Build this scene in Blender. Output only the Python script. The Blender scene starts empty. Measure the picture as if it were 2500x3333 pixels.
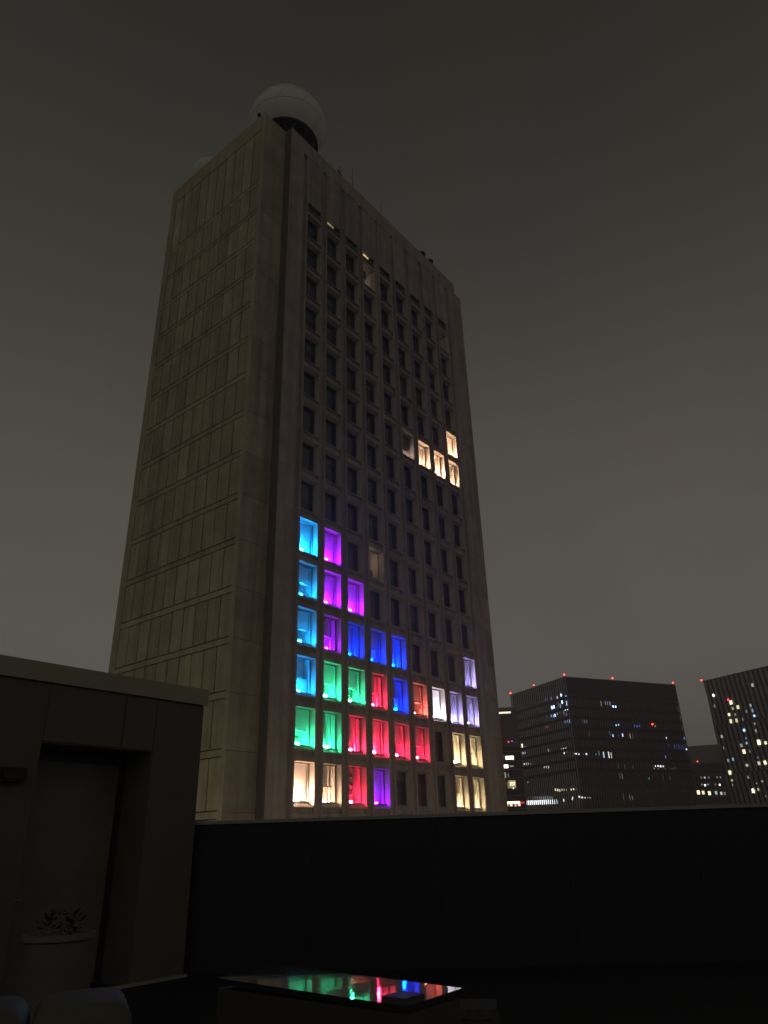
import bpy, bmesh, math, random
from mathutils import Matrix, Vector
random.seed(11)
SC = bpy.context.scene
COL = SC.collection
R = math.radians

# ------------------------------------------------------------------ camera, sky, light, exposure
CAM = Vector((-35.874, -36.522, 15.48))
cam_d = bpy.data.cameras.new('camera'); cam = bpy.data.objects.new('camera', cam_d); COL.objects.link(cam)
cr, cu, cf = Vector((.6280, -.7777, -.0274)), Vector((-.3150, -.2864, .9049)), Vector((.7122, .5590, .4248))
cf.normalize(); cr = (cr - cf*cr.dot(cf)).normalized(); cu = cr.cross(cf)
cam.matrix_world = Matrix(((cr.x, cu.x, -cf.x, CAM.x), (cr.y, cu.y, -cf.y, CAM.y), (cr.z, cu.z, -cf.z, CAM.z), (0, 0, 0, 1)))
cam_d.sensor_fit = 'HORIZONTAL'; cam_d.sensor_width = 36; cam_d.lens = 33.36
cam_d.clip_start = .1; cam_d.clip_end = 6000
SC.camera = cam

W = bpy.data.worlds.new('World'); SC.world = W; W.use_nodes = True
nt = W.node_tree; nt.nodes.clear()
N = nt.nodes.new; K = nt.links.new
out = N('ShaderNodeOutputWorld'); bg = N('ShaderNodeBackground'); tc = N('ShaderNodeTexCoord')
sep = N('ShaderNodeSeparateXYZ'); ramp = N('ShaderNodeValToRGB'); noi = N('ShaderNodeTexNoise'); mx = N('ShaderNodeMix'); mr = N('ShaderNodeMapRange')
K(tc.outputs['Generated'], sep.inputs[0]); K(sep.outputs['Z'], ramp.inputs[0])
ramp.color_ramp.interpolation = 'B_SPLINE'
stops = [(0, (.118, .112, .102)), (.21, (.113, .108, .097)), (.33, (.098, .0935, .083)), (.50, (.075, .071, .060)),
         (.66, (.046, .0435, .0365)), (.80, (.0275, .0265, .0225)), (.92, (.018, .017, .014)), (1, (.015, .014, .012))]
er = ramp.color_ramp.elements
er[0].position, er[0].color = stops[0][0], (*stops[0][1], 1)
er[1].position, er[1].color = stops[-1][0], (*stops[-1][1], 1)
for p, c in stops[1:-1]:
    e = er.new(p); e.color = (*c, 1)
K(tc.outputs['Generated'], noi.inputs['Vector']); noi.inputs['Scale'].default_value = 2.2; noi.inputs['Detail'].default_value = 5
K(noi.outputs['Fac'], mr.inputs['Value']); mr.inputs['From Min'].default_value = .3; mr.inputs['From Max'].default_value = .7
mr.inputs['To Min'].default_value = .93; mr.inputs['To Max'].default_value = 1.07
n4 = N('ShaderNodeTexNoise'); n4.inputs['Scale'].default_value = 5.5; n4.inputs['Detail'].default_value = 4; K(tc.outputs['Generated'], n4.inputs['Vector'])
r4 = N('ShaderNodeValToRGB'); r4.color_ramp.elements[0].position = .35; r4.color_ramp.elements[0].color = (1.04, 1.0, .94, 1); r4.color_ramp.elements[1].position = .65; r4.color_ramp.elements[1].color = (1.0, .985, .995, 1)
K(n4.outputs['Fac'], r4.inputs[0]); mc = N('ShaderNodeVectorMath'); mc.operation = 'MULTIPLY'; K(ramp.outputs['Color'], mc.inputs[0]); K(r4.outputs['Color'], mc.inputs[1])
K(mc.outputs[0], bg.inputs['Color']); K(mr.outputs['Result'], bg.inputs['Strength']); K(bg.outputs[0], out.inputs[0])

sun_d = bpy.data.lights.new('sky_glow_sun', 'SUN'); sun = bpy.data.objects.new('sky_glow_sun', sun_d); COL.objects.link(sun)
sun_d.energy = .06; sun_d.angle = R(60); sun_d.color = (1, .86, .62)
sun.rotation_euler = Vector((-.75, -.50, .45)).to_track_quat('Z', 'Y').to_euler()
vs = SC.view_settings; vs.view_transform = 'Standard'; vs.look = 'None'; vs.exposure = 0; vs.gamma = 1; vs.use_curve_mapping = False

# ------------------------------------------------------------------ helpers
def mat(name, col, rough=.8, metal=0, emis=None, es=0, noise=0, nscale=3, bump=0, spec=.5, rand=0, streak=0):
    m = bpy.data.materials.new(name); m.use_nodes = True
    t = m.node_tree; b = t.nodes['Principled BSDF']
    b.inputs['Base Color'].default_value = (*col, 1); b.inputs['Roughness'].default_value = rough
    b.inputs['Metallic'].default_value = metal; b.inputs['Specular IOR Level'].default_value = spec
    if emis: b.inputs['Emission Color'].default_value = (*emis, 1); b.inputs['Emission Strength'].default_value = es
    if noise or rand or streak or bump:
        co = t.nodes.new('ShaderNodeTexCoord'); geo = t.nodes.new('ShaderNodeNewGeometry')
        n1 = t.nodes.new('ShaderNodeTexNoise'); n1.inputs['Scale'].default_value = nscale; n1.inputs['Detail'].default_value = 7
        n1.inputs['Roughness'].default_value = .62
        t.links.new(geo.outputs['Position'], n1.inputs['Vector'])
        r1 = t.nodes.new('ShaderNodeMapRange'); r1.inputs['From Min'].default_value = .3; r1.inputs['From Max'].default_value = .7
        r1.inputs['To Min'].default_value = 1-noise; r1.inputs['To Max'].default_value = 1+noise
        t.links.new(n1.outputs['Fac'], r1.inputs['Value'])
        val = r1.outputs['Result']
        if streak:
            mp = t.nodes.new('ShaderNodeMapping'); mp.inputs['Scale'].default_value = (1.6, 1.6, .06)
            t.links.new(geo.outputs['Position'], mp.inputs['Vector'])
            n2 = t.nodes.new('ShaderNodeTexNoise'); n2.inputs['Scale'].default_value = 1; n2.inputs['Detail'].default_value = 4
            t.links.new(mp.outputs[0], n2.inputs['Vector'])
            r2 = t.nodes.new('ShaderNodeMapRange'); r2.inputs['From Min'].default_value = .3; r2.inputs['From Max'].default_value = .7
            r2.inputs['To Min'].default_value = 1-streak; r2.inputs['To Max'].default_value = 1+streak
            t.links.new(n2.outputs['Fac'], r2.inputs['Value'])
            mm = t.nodes.new('ShaderNodeMath'); mm.operation = 'MULTIPLY'
            t.links.new(val, mm.inputs[0]); t.links.new(r2.outputs['Result'], mm.inputs[1]); val = mm.outputs[0]
        if rand:
            oi = t.nodes.new('ShaderNodeObjectInfo')
            r3 = t.nodes.new('ShaderNodeMapRange'); r3.inputs['To Min'].default_value = 1-rand; r3.inputs['To Max'].default_value = 1+rand
            t.links.new(oi.outputs['Random'], r3.inputs['Value'])
            mm = t.nodes.new('ShaderNodeMath'); mm.operation = 'MULTIPLY'
            t.links.new(val, mm.inputs[0]); t.links.new(r3.outputs['Result'], mm.inputs[1]); val = mm.outputs[0]
        vm = t.nodes.new('ShaderNodeVectorMath'); vm.operation = 'SCALE'; vm.inputs[0].default_value = col
        t.links.new(val, vm.inputs['Scale']); t.links.new(vm.outputs[0], b.inputs['Base Color'])
        if bump:
            bp = t.nodes.new('ShaderNodeBump'); bp.inputs['Strength'].default_value = bump; bp.inputs['Distance'].default_value = .03
            n3 = t.nodes.new('ShaderNodeTexNoise'); n3.inputs['Scale'].default_value = nscale*6; n3.inputs['Detail'].default_value = 5
            t.links.new(geo.outputs['Position'], n3.inputs['Vector'])
            t.links.new(n3.outputs['Fac'], bp.inputs['Height']); t.links.new(bp.outputs[0], b.inputs['Normal'])
    return m

class MB:
    def __init__(s): s.v = []; s.f = []; s.m = []
    def add(s, vs_, fs, mi=0):
        o = len(s.v); s.v += [tuple(v) for v in vs_]; s.f += [tuple(i+o for i in f) for f in fs]; s.m += [mi]*len(fs)
    def box(s, x0, x1, y0, y1, z0, z1, mi=0):
        s.add([(x0,y0,z0),(x1,y0,z0),(x1,y1,z0),(x0,y1,z0),(x0,y0,z1),(x1,y0,z1),(x1,y1,z1),(x0,y1,z1)],
              [(0,3,2,1),(4,5,6,7),(0,1,5,4),(1,2,6,5),(2,3,7,6),(3,0,4,7)], mi)
    def prism_x(s, prof, x0, x1, mi=0):     # profile (y,z), counter-clockwise seen from -x ... extruded along x
        n = len(prof)
        s.add([(x0, y, z) for y, z in prof]+[(x1, y, z) for y, z in prof],
              [tuple(range(n)), tuple(range(2*n-1, n-1, -1))]+[(i, n+i, n+(i+1) % n, (i+1) % n) for i in range(n)], mi)
    def prism_z(s, prof, z0, z1, mi=0):     # profile (x,y)
        n = len(prof)
        s.add([(x, y, z0) for x, y in prof]+[(x, y, z1) for x, y in prof],
              [tuple(range(n-1, -1, -1)), tuple(range(n, 2*n))]+[(i, (i+1) % n, n+(i+1) % n, n+i) for i in range(n)], mi)
    def lathe(s, prof, n=24, c=(0, 0, 0), mi=0):   # profile (r,z) bottom to top
        vs_ = []; fs = []
        for r, z in prof:
            for i in range(n):
                a = 2*math.pi*i/n; vs_.append((c[0]+r*math.cos(a), c[1]+r*math.sin(a), c[2]+z))
        for j in range(len(prof)-1):
            for i in range(n):
                k = (i+1) % n; fs.append((j*n+i, j*n+k, (j+1)*n+k, (j+1)*n+i))
        fs.append(tuple(range(n-1, -1, -1))); fs.append(tuple(range((len(prof)-1)*n, len(prof)*n)))
        s.add(vs_, fs, mi)
    def tube(s, a, b, r, n=8, r2=None, mi=0):
        a = Vector(a); b = Vector(b); d = (b-a).normalized(); r2 = r if r2 is None else r2
        u = d.orthogonal().normalized(); w = d.cross(u)
        vs_ = [a+(u*math.cos(2*math.pi*i/n)+w*math.sin(2*math.pi*i/n))*r for i in range(n)]+[b+(u*math.cos(2*math.pi*i/n)+w*math.sin(2*math.pi*i/n))*r2 for i in range(n)]
        s.add(vs_, [tuple(range(n-1, -1, -1)), tuple(range(n, 2*n))]+[(i, (i+1) % n, n+(i+1) % n, n+i) for i in range(n)], mi)
    def mesh(s, name, mats, smooth=False, fixn=True, sc=1.0):
        me = bpy.data.meshes.new(name)
        me.from_pydata([(x*sc, y*sc, z*sc) for x, y, z in s.v], [], s.f)
        for m in (mats if isinstance(mats, (list, tuple)) else [mats]): me.materials.append(m)
        for p, mi in zip(me.polygons, s.m): p.material_index = mi
        if fixn:
            bm = bmesh.new(); bm.from_mesh(me); bmesh.ops.recalc_face_normals(bm, faces=bm.faces); bm.to_mesh(me); bm.free()
        if smooth:
            for p in me.polygons: p.use_smooth = True
            try: me.set_sharp_from_angle(angle=R(35))
            except Exception: pass
        me.update(); return me
def inst(name, me, parent=None, loc=(0, 0, 0), rot=(0, 0, 0), **props):
    o = bpy.data.objects.new(name, me); COL.objects.link(o); o.parent = parent
    o.location = loc; o.rotation_euler = rot
    for k, v in props.items(): o[k] = v
    return o
def empty(name, loc, rz=0, **props): return inst(name, None, None, loc, (0, 0, rz), **props)
def ico(r, sub=1, sz=1):
    bm = bmesh.new(); bmesh.ops.create_icosphere(bm, subdivisions=sub, radius=r)
    for v in bm.verts: v.co.z *= sz
    return bm
def ico_mesh(name, r, m, sub=1, sz=1):
    bm = ico(r, sub, sz); me = bpy.data.meshes.new(name); bm.to_mesh(me); bm.free(); me.materials.append(m)
    for p in me.polygons: p.use_smooth = True
    return me

# ------------------------------------------------------------------ materials
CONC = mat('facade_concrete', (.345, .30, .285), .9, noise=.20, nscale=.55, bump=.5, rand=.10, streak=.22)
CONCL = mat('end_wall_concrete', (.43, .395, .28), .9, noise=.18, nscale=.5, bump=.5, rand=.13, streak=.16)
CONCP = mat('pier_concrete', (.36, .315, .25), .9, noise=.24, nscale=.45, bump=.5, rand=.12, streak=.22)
JOINT = mat('recessed_joint', (.10, .09, .07), .95)
FRAME = mat('window_frame_metal', (.30, .29, .28), .45, metal=.2)
DARK = mat('dark_metal', (.02, .02, .022), .5)
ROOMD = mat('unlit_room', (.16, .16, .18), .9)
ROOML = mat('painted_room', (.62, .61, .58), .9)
BLIND = mat('roller_blind', (.70, .69, .66), .8)
SHADE = mat('grey_blind', (.24, .22, .21), .8)
LEAF = mat('pot_plant_leaf', (.05, .14, .04), .6)
ITEM = mat('window_sill_item', (.10, .09, .09), .7)
GREYI = mat('pale_item', (.55, .54, .52), .7)
def glass_mat(name, tint, refl):
    m = bpy.data.materials.new(name); m.use_nodes = True; t = m.node_tree; t.nodes.clear()
    o = t.nodes.new('ShaderNodeOutputMaterial'); mi = t.nodes.new('ShaderNodeMixShader'); tr = t.nodes.new('ShaderNodeBsdfTransparent')
    gl = t.nodes.new('ShaderNodeBsdfGlossy'); lw = t.nodes.new('ShaderNodeLayerWeight'); lw.inputs[0].default_value = .5
    p5 = t.nodes.new('ShaderNodeMath'); p5.operation = 'POWER'; p5.inputs[1].default_value = 5; t.links.new(lw.outputs['Facing'], p5.inputs[0])
    fr = t.nodes.new('ShaderNodeMapRange'); fr.inputs['To Min'].default_value = refl; fr.inputs['To Max'].default_value = 1; t.links.new(p5.outputs[0], fr.inputs['Value'])
    tr.inputs[0].default_value = (*tint, 1); gl.inputs['Roughness'].default_value = .03
    t.links.new(fr.outputs[0], mi.inputs[0]); t.links.new(tr.outputs[0], mi.inputs[1]); t.links.new(gl.outputs[0], mi.inputs[2]); t.links.new(mi.outputs[0], o.inputs[0])
    return m
GLASS = glass_mat('window_glass', (.93, .95, .95), .05)
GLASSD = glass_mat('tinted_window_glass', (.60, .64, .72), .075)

# ------------------------------------------------------------------ setting: ground, street, terrace
S = 2.8                                    # one window bay in metres
Z0 = 18.0                                  # height of the lowest visible sill
F, OW, OH, H = 1.3038, .702, 1.037, 22.8   # storey height, opening width and height, roof height in bays
XL, XB, XE, XR, G, D = -1.926, -.908, 9.61, 10.63, .31, 5.61
BASE = -Z0/S
ASPH = mat('asphalt', (.05, .05, .052), .85, noise=.25, nscale=.6, bump=.3)
b = MB(); b.box(-2600, 2600, -2600, 2600, -.5, 0)
inst('ground', b.mesh('ground', ASPH), kind='structure')
b = MB(); b.box(-11, 36, -6, 22, .004, .13); inst('pavement', b.mesh('pavement', mat('paving', (.22, .21, .19), .85, noise=.2, nscale=1.5)), kind='structure')

# ------------------------------------------------------------------ the tower
tower = empty('tower_building', (0, 0, Z0), label='tall concrete tower block whose lower windows glow cyan, purple, green, red and blue', category='building')
def part(name, mb, m, parent=tower, loc=(0, 0, 0), **p): return inst(name, mb.mesh(name, m, sc=S), parent, tuple(c*S for c in loc), **p)
# solid core behind the rooms
b = MB(); b.box(XL+.05, XR-.05, .745, D-.02, BASE, H-.05); part('core_wall', b, JOINT)
b = MB(); b.box(XB+.02, XE-.02, D-.02, D+.31, BASE, H-.002); part('rear_wall', b, CONC)
# corner piers, one cast piece per storey
pm = {}
for side, (x0, x1) in (('l', (XL+.056, XB+.05)), ('r', (XE-.05, XR))):
    for y0, y1 in ((G, .745),):
        for k in range(-5, 18):
            z0, z1 = k*F-.13+.006, (k+1)*F-.13-.006
            if k == 17: z1 = H
            if k == -5: z0 = BASE
            key = (side, k if k in (17, -5) else 0)
            if key not in pm:
                b = MB(); b.box(x0, x1, y0, y1, 0, z1-z0); pm[key] = b.mesh('pier_panel', CONCP, sc=S)
            inst('pier_panel', pm[key], tower, (0, 0, z0*S))
b = MB()
for x0, x1 in ((XL+.07, XB), (XE, XR-.012)): b.box(x0, x1, G+.012, .74, BASE, H-.02)
part('pier_joint', b, JOINT)
# left end wall: edge strips, cast panels and storey bands
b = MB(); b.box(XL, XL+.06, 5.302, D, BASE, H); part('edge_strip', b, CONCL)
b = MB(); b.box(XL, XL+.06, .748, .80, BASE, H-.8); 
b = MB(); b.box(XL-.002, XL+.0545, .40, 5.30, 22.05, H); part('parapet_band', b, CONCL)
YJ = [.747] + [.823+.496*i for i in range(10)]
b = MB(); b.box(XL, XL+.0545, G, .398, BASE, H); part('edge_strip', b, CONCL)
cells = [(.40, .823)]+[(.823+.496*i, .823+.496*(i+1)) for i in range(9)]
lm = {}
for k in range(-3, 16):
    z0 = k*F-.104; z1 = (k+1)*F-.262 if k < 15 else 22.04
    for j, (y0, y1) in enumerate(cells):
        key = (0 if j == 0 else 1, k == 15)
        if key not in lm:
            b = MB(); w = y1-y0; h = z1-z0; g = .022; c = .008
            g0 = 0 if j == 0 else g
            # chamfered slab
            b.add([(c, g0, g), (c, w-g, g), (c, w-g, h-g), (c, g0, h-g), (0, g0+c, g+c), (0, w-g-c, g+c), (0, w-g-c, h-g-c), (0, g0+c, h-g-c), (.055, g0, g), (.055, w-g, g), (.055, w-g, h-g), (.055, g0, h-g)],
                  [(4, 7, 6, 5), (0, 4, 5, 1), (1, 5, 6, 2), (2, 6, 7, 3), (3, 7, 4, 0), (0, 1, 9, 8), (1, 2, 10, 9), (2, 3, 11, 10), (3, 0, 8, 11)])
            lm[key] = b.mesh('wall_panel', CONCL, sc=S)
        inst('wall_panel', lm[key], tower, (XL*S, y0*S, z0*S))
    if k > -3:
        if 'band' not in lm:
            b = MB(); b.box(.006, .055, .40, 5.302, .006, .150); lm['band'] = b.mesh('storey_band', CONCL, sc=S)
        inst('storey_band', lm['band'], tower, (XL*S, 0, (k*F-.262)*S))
# front facade: end strips and mullions with a shadow groove
T = .2
b = MB(); b.prism_z([(XB, .745), (XB, 0), (-.258, 0), (-.245, .09), (-.075, .09), (-.065, 0), (0, 0), (0, T), (-.16, T), (-.16, .745)], BASE, 22.1); part('end_strip', b, CONC)
b = MB(); b.prism_z([(8.862, .745), (8.862, T), (8.702, T), (8.702, 0), (8.767, 0), (8.775, .10), (8.95, .10), (8.96, 0), (XE, 0), (XE, .745)], BASE, 22.1); part('end_strip', b, CONC)
b = MB(); b.prism_z([(.702, T), (.702, 0), (.767, 0), (.775, .07), (.942, .07), (.95, 0), (1.0, 0), (1.0, T)], BASE, 22.1); mm = b.mesh('mullion', CONC, sc=S)
for c in range(8): inst('mullion', mm, tower, (c*S, 0, 0))
b = MB(); b.box(XB, XE, 0, .745, 22.102, H); part('parapet_band', b, CONC)
REV = mat('dark_return_strip', (.14, .13, .115), .9, noise=.1, nscale=1)  # thin darker strip added over the end returns of the front facade
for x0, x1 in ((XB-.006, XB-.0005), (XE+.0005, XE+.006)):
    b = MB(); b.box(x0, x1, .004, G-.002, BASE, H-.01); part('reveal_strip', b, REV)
# spandrels with sloping sill, shadow slot and flat apron
prof = [(T, .115), (0, 0), (0, -.022), (.06, -.03), (.06, -.125), (.018, -.13), (.018, -.262), (T, -.262), (.21, 0)]
b = MB(); b.prism_x(prof, .001, .701); sm = b.mesh('spandrel', CONC, sc=S)
for r in range(0, 16):
    for c in range(9): inst('spandrel', sm, tower, (c*S, 0, r*F*S))
b = MB(); b.box(.001, .701, .018, T, BASE, -.264); bm_ = b.mesh('apron_panel', CONC, sc=S)
b = MB(); b.box(.001, .701, .014, T, 19.86, 22.1); tm = b.mesh('attic_panel', CONC, sc=S)
for c in range(9): inst('apron_panel', bm_, tower, (c*S, 0, 0)); inst('attic_panel', tm, tower, (c*S, 0, 0))
b = MB(); b.box(XB+.1, XE-.1, T+.001, .745, 19.8, 22.1); part('attic_wall', b, JOINT)

# window unit meshes (local origin: lower left corner of the opening, at the glass line)
FZ0, FZ1 = .118, 1.037
b = MB(); w = .028
b.box(.001, w, -.012, .02, FZ0, FZ1); b.box(OW-w, OW-.001, -.012, .02, FZ0, FZ1)
b.box(w, OW-w, -.012, .02, FZ0, FZ0+w); b.box(w, OW-w, -.012, .02, FZ1-w, FZ1)
LN = mat('painted_reveal', (.50, .47, .43), .8, noise=.1, nscale=2)
e = .003
b.add([(OW-e, -T+.004, .004), (OW-e, -.0125, FZ0-.004), (OW-e, -.0125, OH-e), (OW-e, -T+.004, OH-e)], [(0, 1, 2, 3)], 1)
b.add([(e, -T+.004, .004), (e, -.0125, FZ0-.004), (e, -.0125, OH-e), (e, -T+.004, OH-e)], [(3, 2, 1, 0)], 1)
b.add([(e, -T+.006, .008), (OW-e, -T+.006, .008), (OW-e, -.0125, FZ0-.003), (e, -.0125, FZ0-.003)], [(0, 1, 2, 3)], 1)
b.add([(e, -T+.004, OH-e), (OW-e, -T+.004, OH-e), (OW-e, -.0125, OH-e), (e, -.0125, OH-e)], [(3, 2, 1, 0)], 1)
FR = b.mesh('window', [FRAME, LN], sc=S, fixn=False)
b = MB(); b.box(w, OW-w, .003, .007, FZ0+w, FZ1-w); PN = b.mesh('pane', GLASS, sc=S); PND = b.mesh('pane', GLASSD, sc=S)
def room_mesh(name, dep, m):
    b = MB(); x0, x1, y0, y1, z0, z1 = -.12, OW+.12, .004, dep, .04, 1.12
    b.add([(x0,y0,z0),(x1,y0,z0),(x1,y1,z0),(x0,y1,z0),(x0,y0,z1),(x1,y0,z1),(x1,y1,z1),(x0,y1,z1)],
          [(0,1,2,3),(4,7,6,5),(1,5,6,2),(2,6,7,3),(3,7,4,0)])
    # inner face of the wall round the opening
    b.box(x0, .0, y0-.003, y0+.003, z0, z1); b.box(OW, x1, y0-.003, y0+.003, z0, z1)
    b.box(0, OW, y0-.003, y0+.003, OH+.002, z1); b.box(0, OW, y0-.003, y0+.003, z0, FZ0)
    return b.mesh(name, m, sc=S, fixn=False)
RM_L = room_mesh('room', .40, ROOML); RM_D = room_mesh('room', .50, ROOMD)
def slab(name, m, x0, x1, z0, z1, y=.15, t=.012):
    b = MB(); b.box(x0, x1, y, y+t, z0, z1); return b.mesh(name, m, sc=S)
def slats(name, m, x0, x1, z0, z1, y=.14, n=26):
    b = MB(); h = (z1-z0)/n
    for i in range(n):
        z = z0+i*h
        b.add([(x0, y, z), (x1, y, z), (x1, y+.022, z+h*.86), (x0, y+.022, z+h*.86)], [(0, 1, 2, 3)])
    b.box(x0, x1, y+.026, y+.03, z0, z1)
    return b.mesh(name, m, sc=S, fixn=False)
M_FULL = slab('blind', BLIND, -.05, OW+.05, .12, 1.06)
M_FULLN = slab('blind', BLIND, -.05, .52, .12, 1.06)
M_HALF = slab('blind', BLIND, -.05, OW+.05, .52, 1.06)
M_LOW = slab('blind', BLIND, -.05, OW+.05, .12, .55)
M_SLAT = slats('blind', BLIND, -.05, .50, .12, 1.06)
M_SLATH = slats('blind', BLIND, -.05, .56, .50, 1.06, n=16)
SHADES = [SHADE, mat('cream_blind', (.42, .38, .33), .8), mat('dark_blind', (.10, .10, .12), .8)]
M_SHADE = {(h, k): slab('blind', SHADES[k], .02, OW-.02, h, 1.06, y=(.03, .06, .02)[k]) for h in (.15, .4, .6, .8) for k in range(3)}
M_SLD = [slats('blind', SHADES[0], .02, OW-.02, h, 1.06, y=.03, n=18) for h in (.14, .5)]
M_SHADEL = slab('blind', SHADE, .02, OW-.02, .12, .72, y=.03)
b = MB(); b.box(.0, .60, .03, .075, .50, .525); b.box(.02, .05, .04, .07, .12, .5); RAIL = b.mesh('rail', GREYI, sc=S)
b = MB(); b.box(.50, .525, .02, .06, .12, 1.05); CURT = b.mesh('curtain_edge', GREYI, sc=S)
b = MB(); b.box(.36, .375, .02, .05, .13, .95); b.box(.10, .115, .02, .05, .55, 1.0); STRIP = b.mesh('cord', GREYI, sc=S)
def plant_mesh(seed, n=26, m=LEAF, hh=.30):
    rr = random.Random(seed); b = MB()
    b.lathe([(.05, 0), (.065, .09)], 10, (.22, .08, .13), 1)
    for i in range(n):
        a = rr.uniform(0, 6.28); u = rr.uniform(.05, .16); z = .22+rr.uniform(0, hh)*(1-u*2); L = rr.uniform(.05, .10)
        p = Vector((.22+math.cos(a)*u, .08+math.sin(a)*u*.4, z)); d = Vector((math.cos(a), math.sin(a)*.3, rr.uniform(-.4, .8)))*L
        s_ = Vector((-.3*d.z, 0, .3*d.x+.02))
        b.add([p, p+d*.5+s_, p+d, p+d*.5-s_], [(0, 1, 2, 3)])
    return b.mesh('plant', [m, ITEM], sc=S, fixn=False)
PLANTS = [plant_mesh(s) for s in (1, 2, 3)]
PLG = plant_mesh(9, 40, mat('bright_plant_leaf', (.12, .35, .08), .6), .45)
b = MB()
for z in (.34, .56, .78): b.box(.0, .5, .09, .2, z, z+.018, 1)
rr = random.Random(5)
for z in (.36, .58, .80, .14):
    x = .02
    while x < .46:
        w_ = rr.uniform(.02, .06); h_ = rr.uniform(.06, .15)
        if rr.random() < .8: b.box(x, x+w_*.9, .10, .18, z, z+h_)
        x += w_
SHELF = b.mesh('shelf', [ITEM, GREYI], sc=S)
b = MB(); b.box(.05, .33, .05, .12, .13, .26); b.box(.10, .22, .06, .11, .26, .33); b.box(.36, .48, .06, .12, .13, .20); BOXES = b.mesh('boxes', ITEM, sc=S)
b = MB(); b.tube((.02, .05, .46), (.30, .05, .28), .008); b.tube((.30, .05, .28), (.42, .05, .13), .008); b.box(.0, .09, .03, .07, .42, .56); ARM = b.mesh('desk_lamp', ITEM, sc=S)
b = MB(); b.add([(.05, .05, .13), (.30, .05, .13), (.24, .06, .32), (.10, .06, .34)], [(0, 1, 2, 3)]); b.box(.05, .3, .055, .10, .12, .3); PILE = b.mesh('paper_pile', GREYI, sc=S)

# floodlight colours: (linear colour, strength, lamp radius)
CO = dict(cyan=((.004, .33, 1.0), 1.2), green=((.03, .80, .37), 1.15), red=((1.0, .020, .085), 1), purple=((.30, .004, 1.0), .75),
          violet=((.30, .003, 1.0), 1.3), blue=((.0, .022, 1.0), 2.3), peach=((1.0, .56, .36), .72), cream=((1.0, .70, .37), .8), lav=((.46, .38, 1.0), 1.0),
          white=((.92, .80, 1.0), 1.2), coral=((1.0, .13, .10), 1), office=((1.0, .56, .34), 1.7))
LM = {}
def lamp_mesh(ck, st, r):
    key = (ck, st, r)
    if key not in LM:
        c, k = CO[ck]
        m = mat('floodlight_'+ck, (.1, .1, .1), .5, emis=c, es=st*k*12)
        LM[key] = ico_mesh('floodlight', r*S, m, 1, .8)
    return LM[key]
# row, column -> (colour, style, strength, radius)
LIT = {}
def L(r, c, *a): LIT[(r, c)] = a
L(0,0,'peach','blind',150,.065); L(0,1,'peach','half_slats',62,.045); L(0,2,'red','shelf',75,.045); L(0,3,'violet','desk',75,.04)
L(0,7,'cream','low',62,.04); L(0,8,'cream','low',62,.04)
L(1,0,'green','half_plant',62,.05); L(1,1,'green','slats',66,.05); L(1,2,'red','slats',100,.05); L(1,3,'red','blind',120,.05); L(1,4,'red','half',70,.045); L(1,5,'red','half_boxes',66,.045)
L(1,7,'cream','pile',80,.045); L(1,8,'cream','bright_plant',76,.045)
L(2,0,'cyan','low',72,.045); L(2,1,'green','half_plant',66,.055); L(2,2,'green','half_plant2',66,.055); L(2,3,'red','half_slats',84,.05); L(2,4,'blue','low_box',70,.04); L(2,5,'coral','half_boxes',80,.05); L(2,6,'white','open',85,.05); L(2,7,'lav','cords',80,.05); L(2,8,'lav','boxes',80,.04)
L(3,0,'cyan','half_boxes',76,.05); L(3,1,'purple','half_slats',64,.045); L(3,2,'blue','curtain',62,.04); L(3,3,'blue','blind_line',62,.04); L(3,4,'blue','curtain',66,.045); L(3,8,'lav','cords',84,.045)
L(4,0,'cyan','half_boxes',84,.05); L(4,1,'purple','blind',150,.055); L(4,2,'purple','blind',150,.055)
L(5,0,'cyan','blind',150,.055); L(5,1,'purple','blind',150,.055)
L(9,6,'office','cords',120,.04); L(9,7,'office','pile',130,.04); L(9,8,'office','cords',120,.04); L(10,8,'office','open',120,.04)
DIMC = {'tan': ((1, .62, .42), 6), 'pink': ((1, .66, .5), 8)}
names = dict(cyan='cyan', green='green', red='red', purple='purple', violet='violet', blue='deep blue', peach='peach', cream='cream', lav='lavender', white='pale lilac white', coral='coral red', office='warm white')
def item(nm, me, par, x=0, y=0): return inst(nm, me, par, (x*S, y*S, 0))
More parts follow.
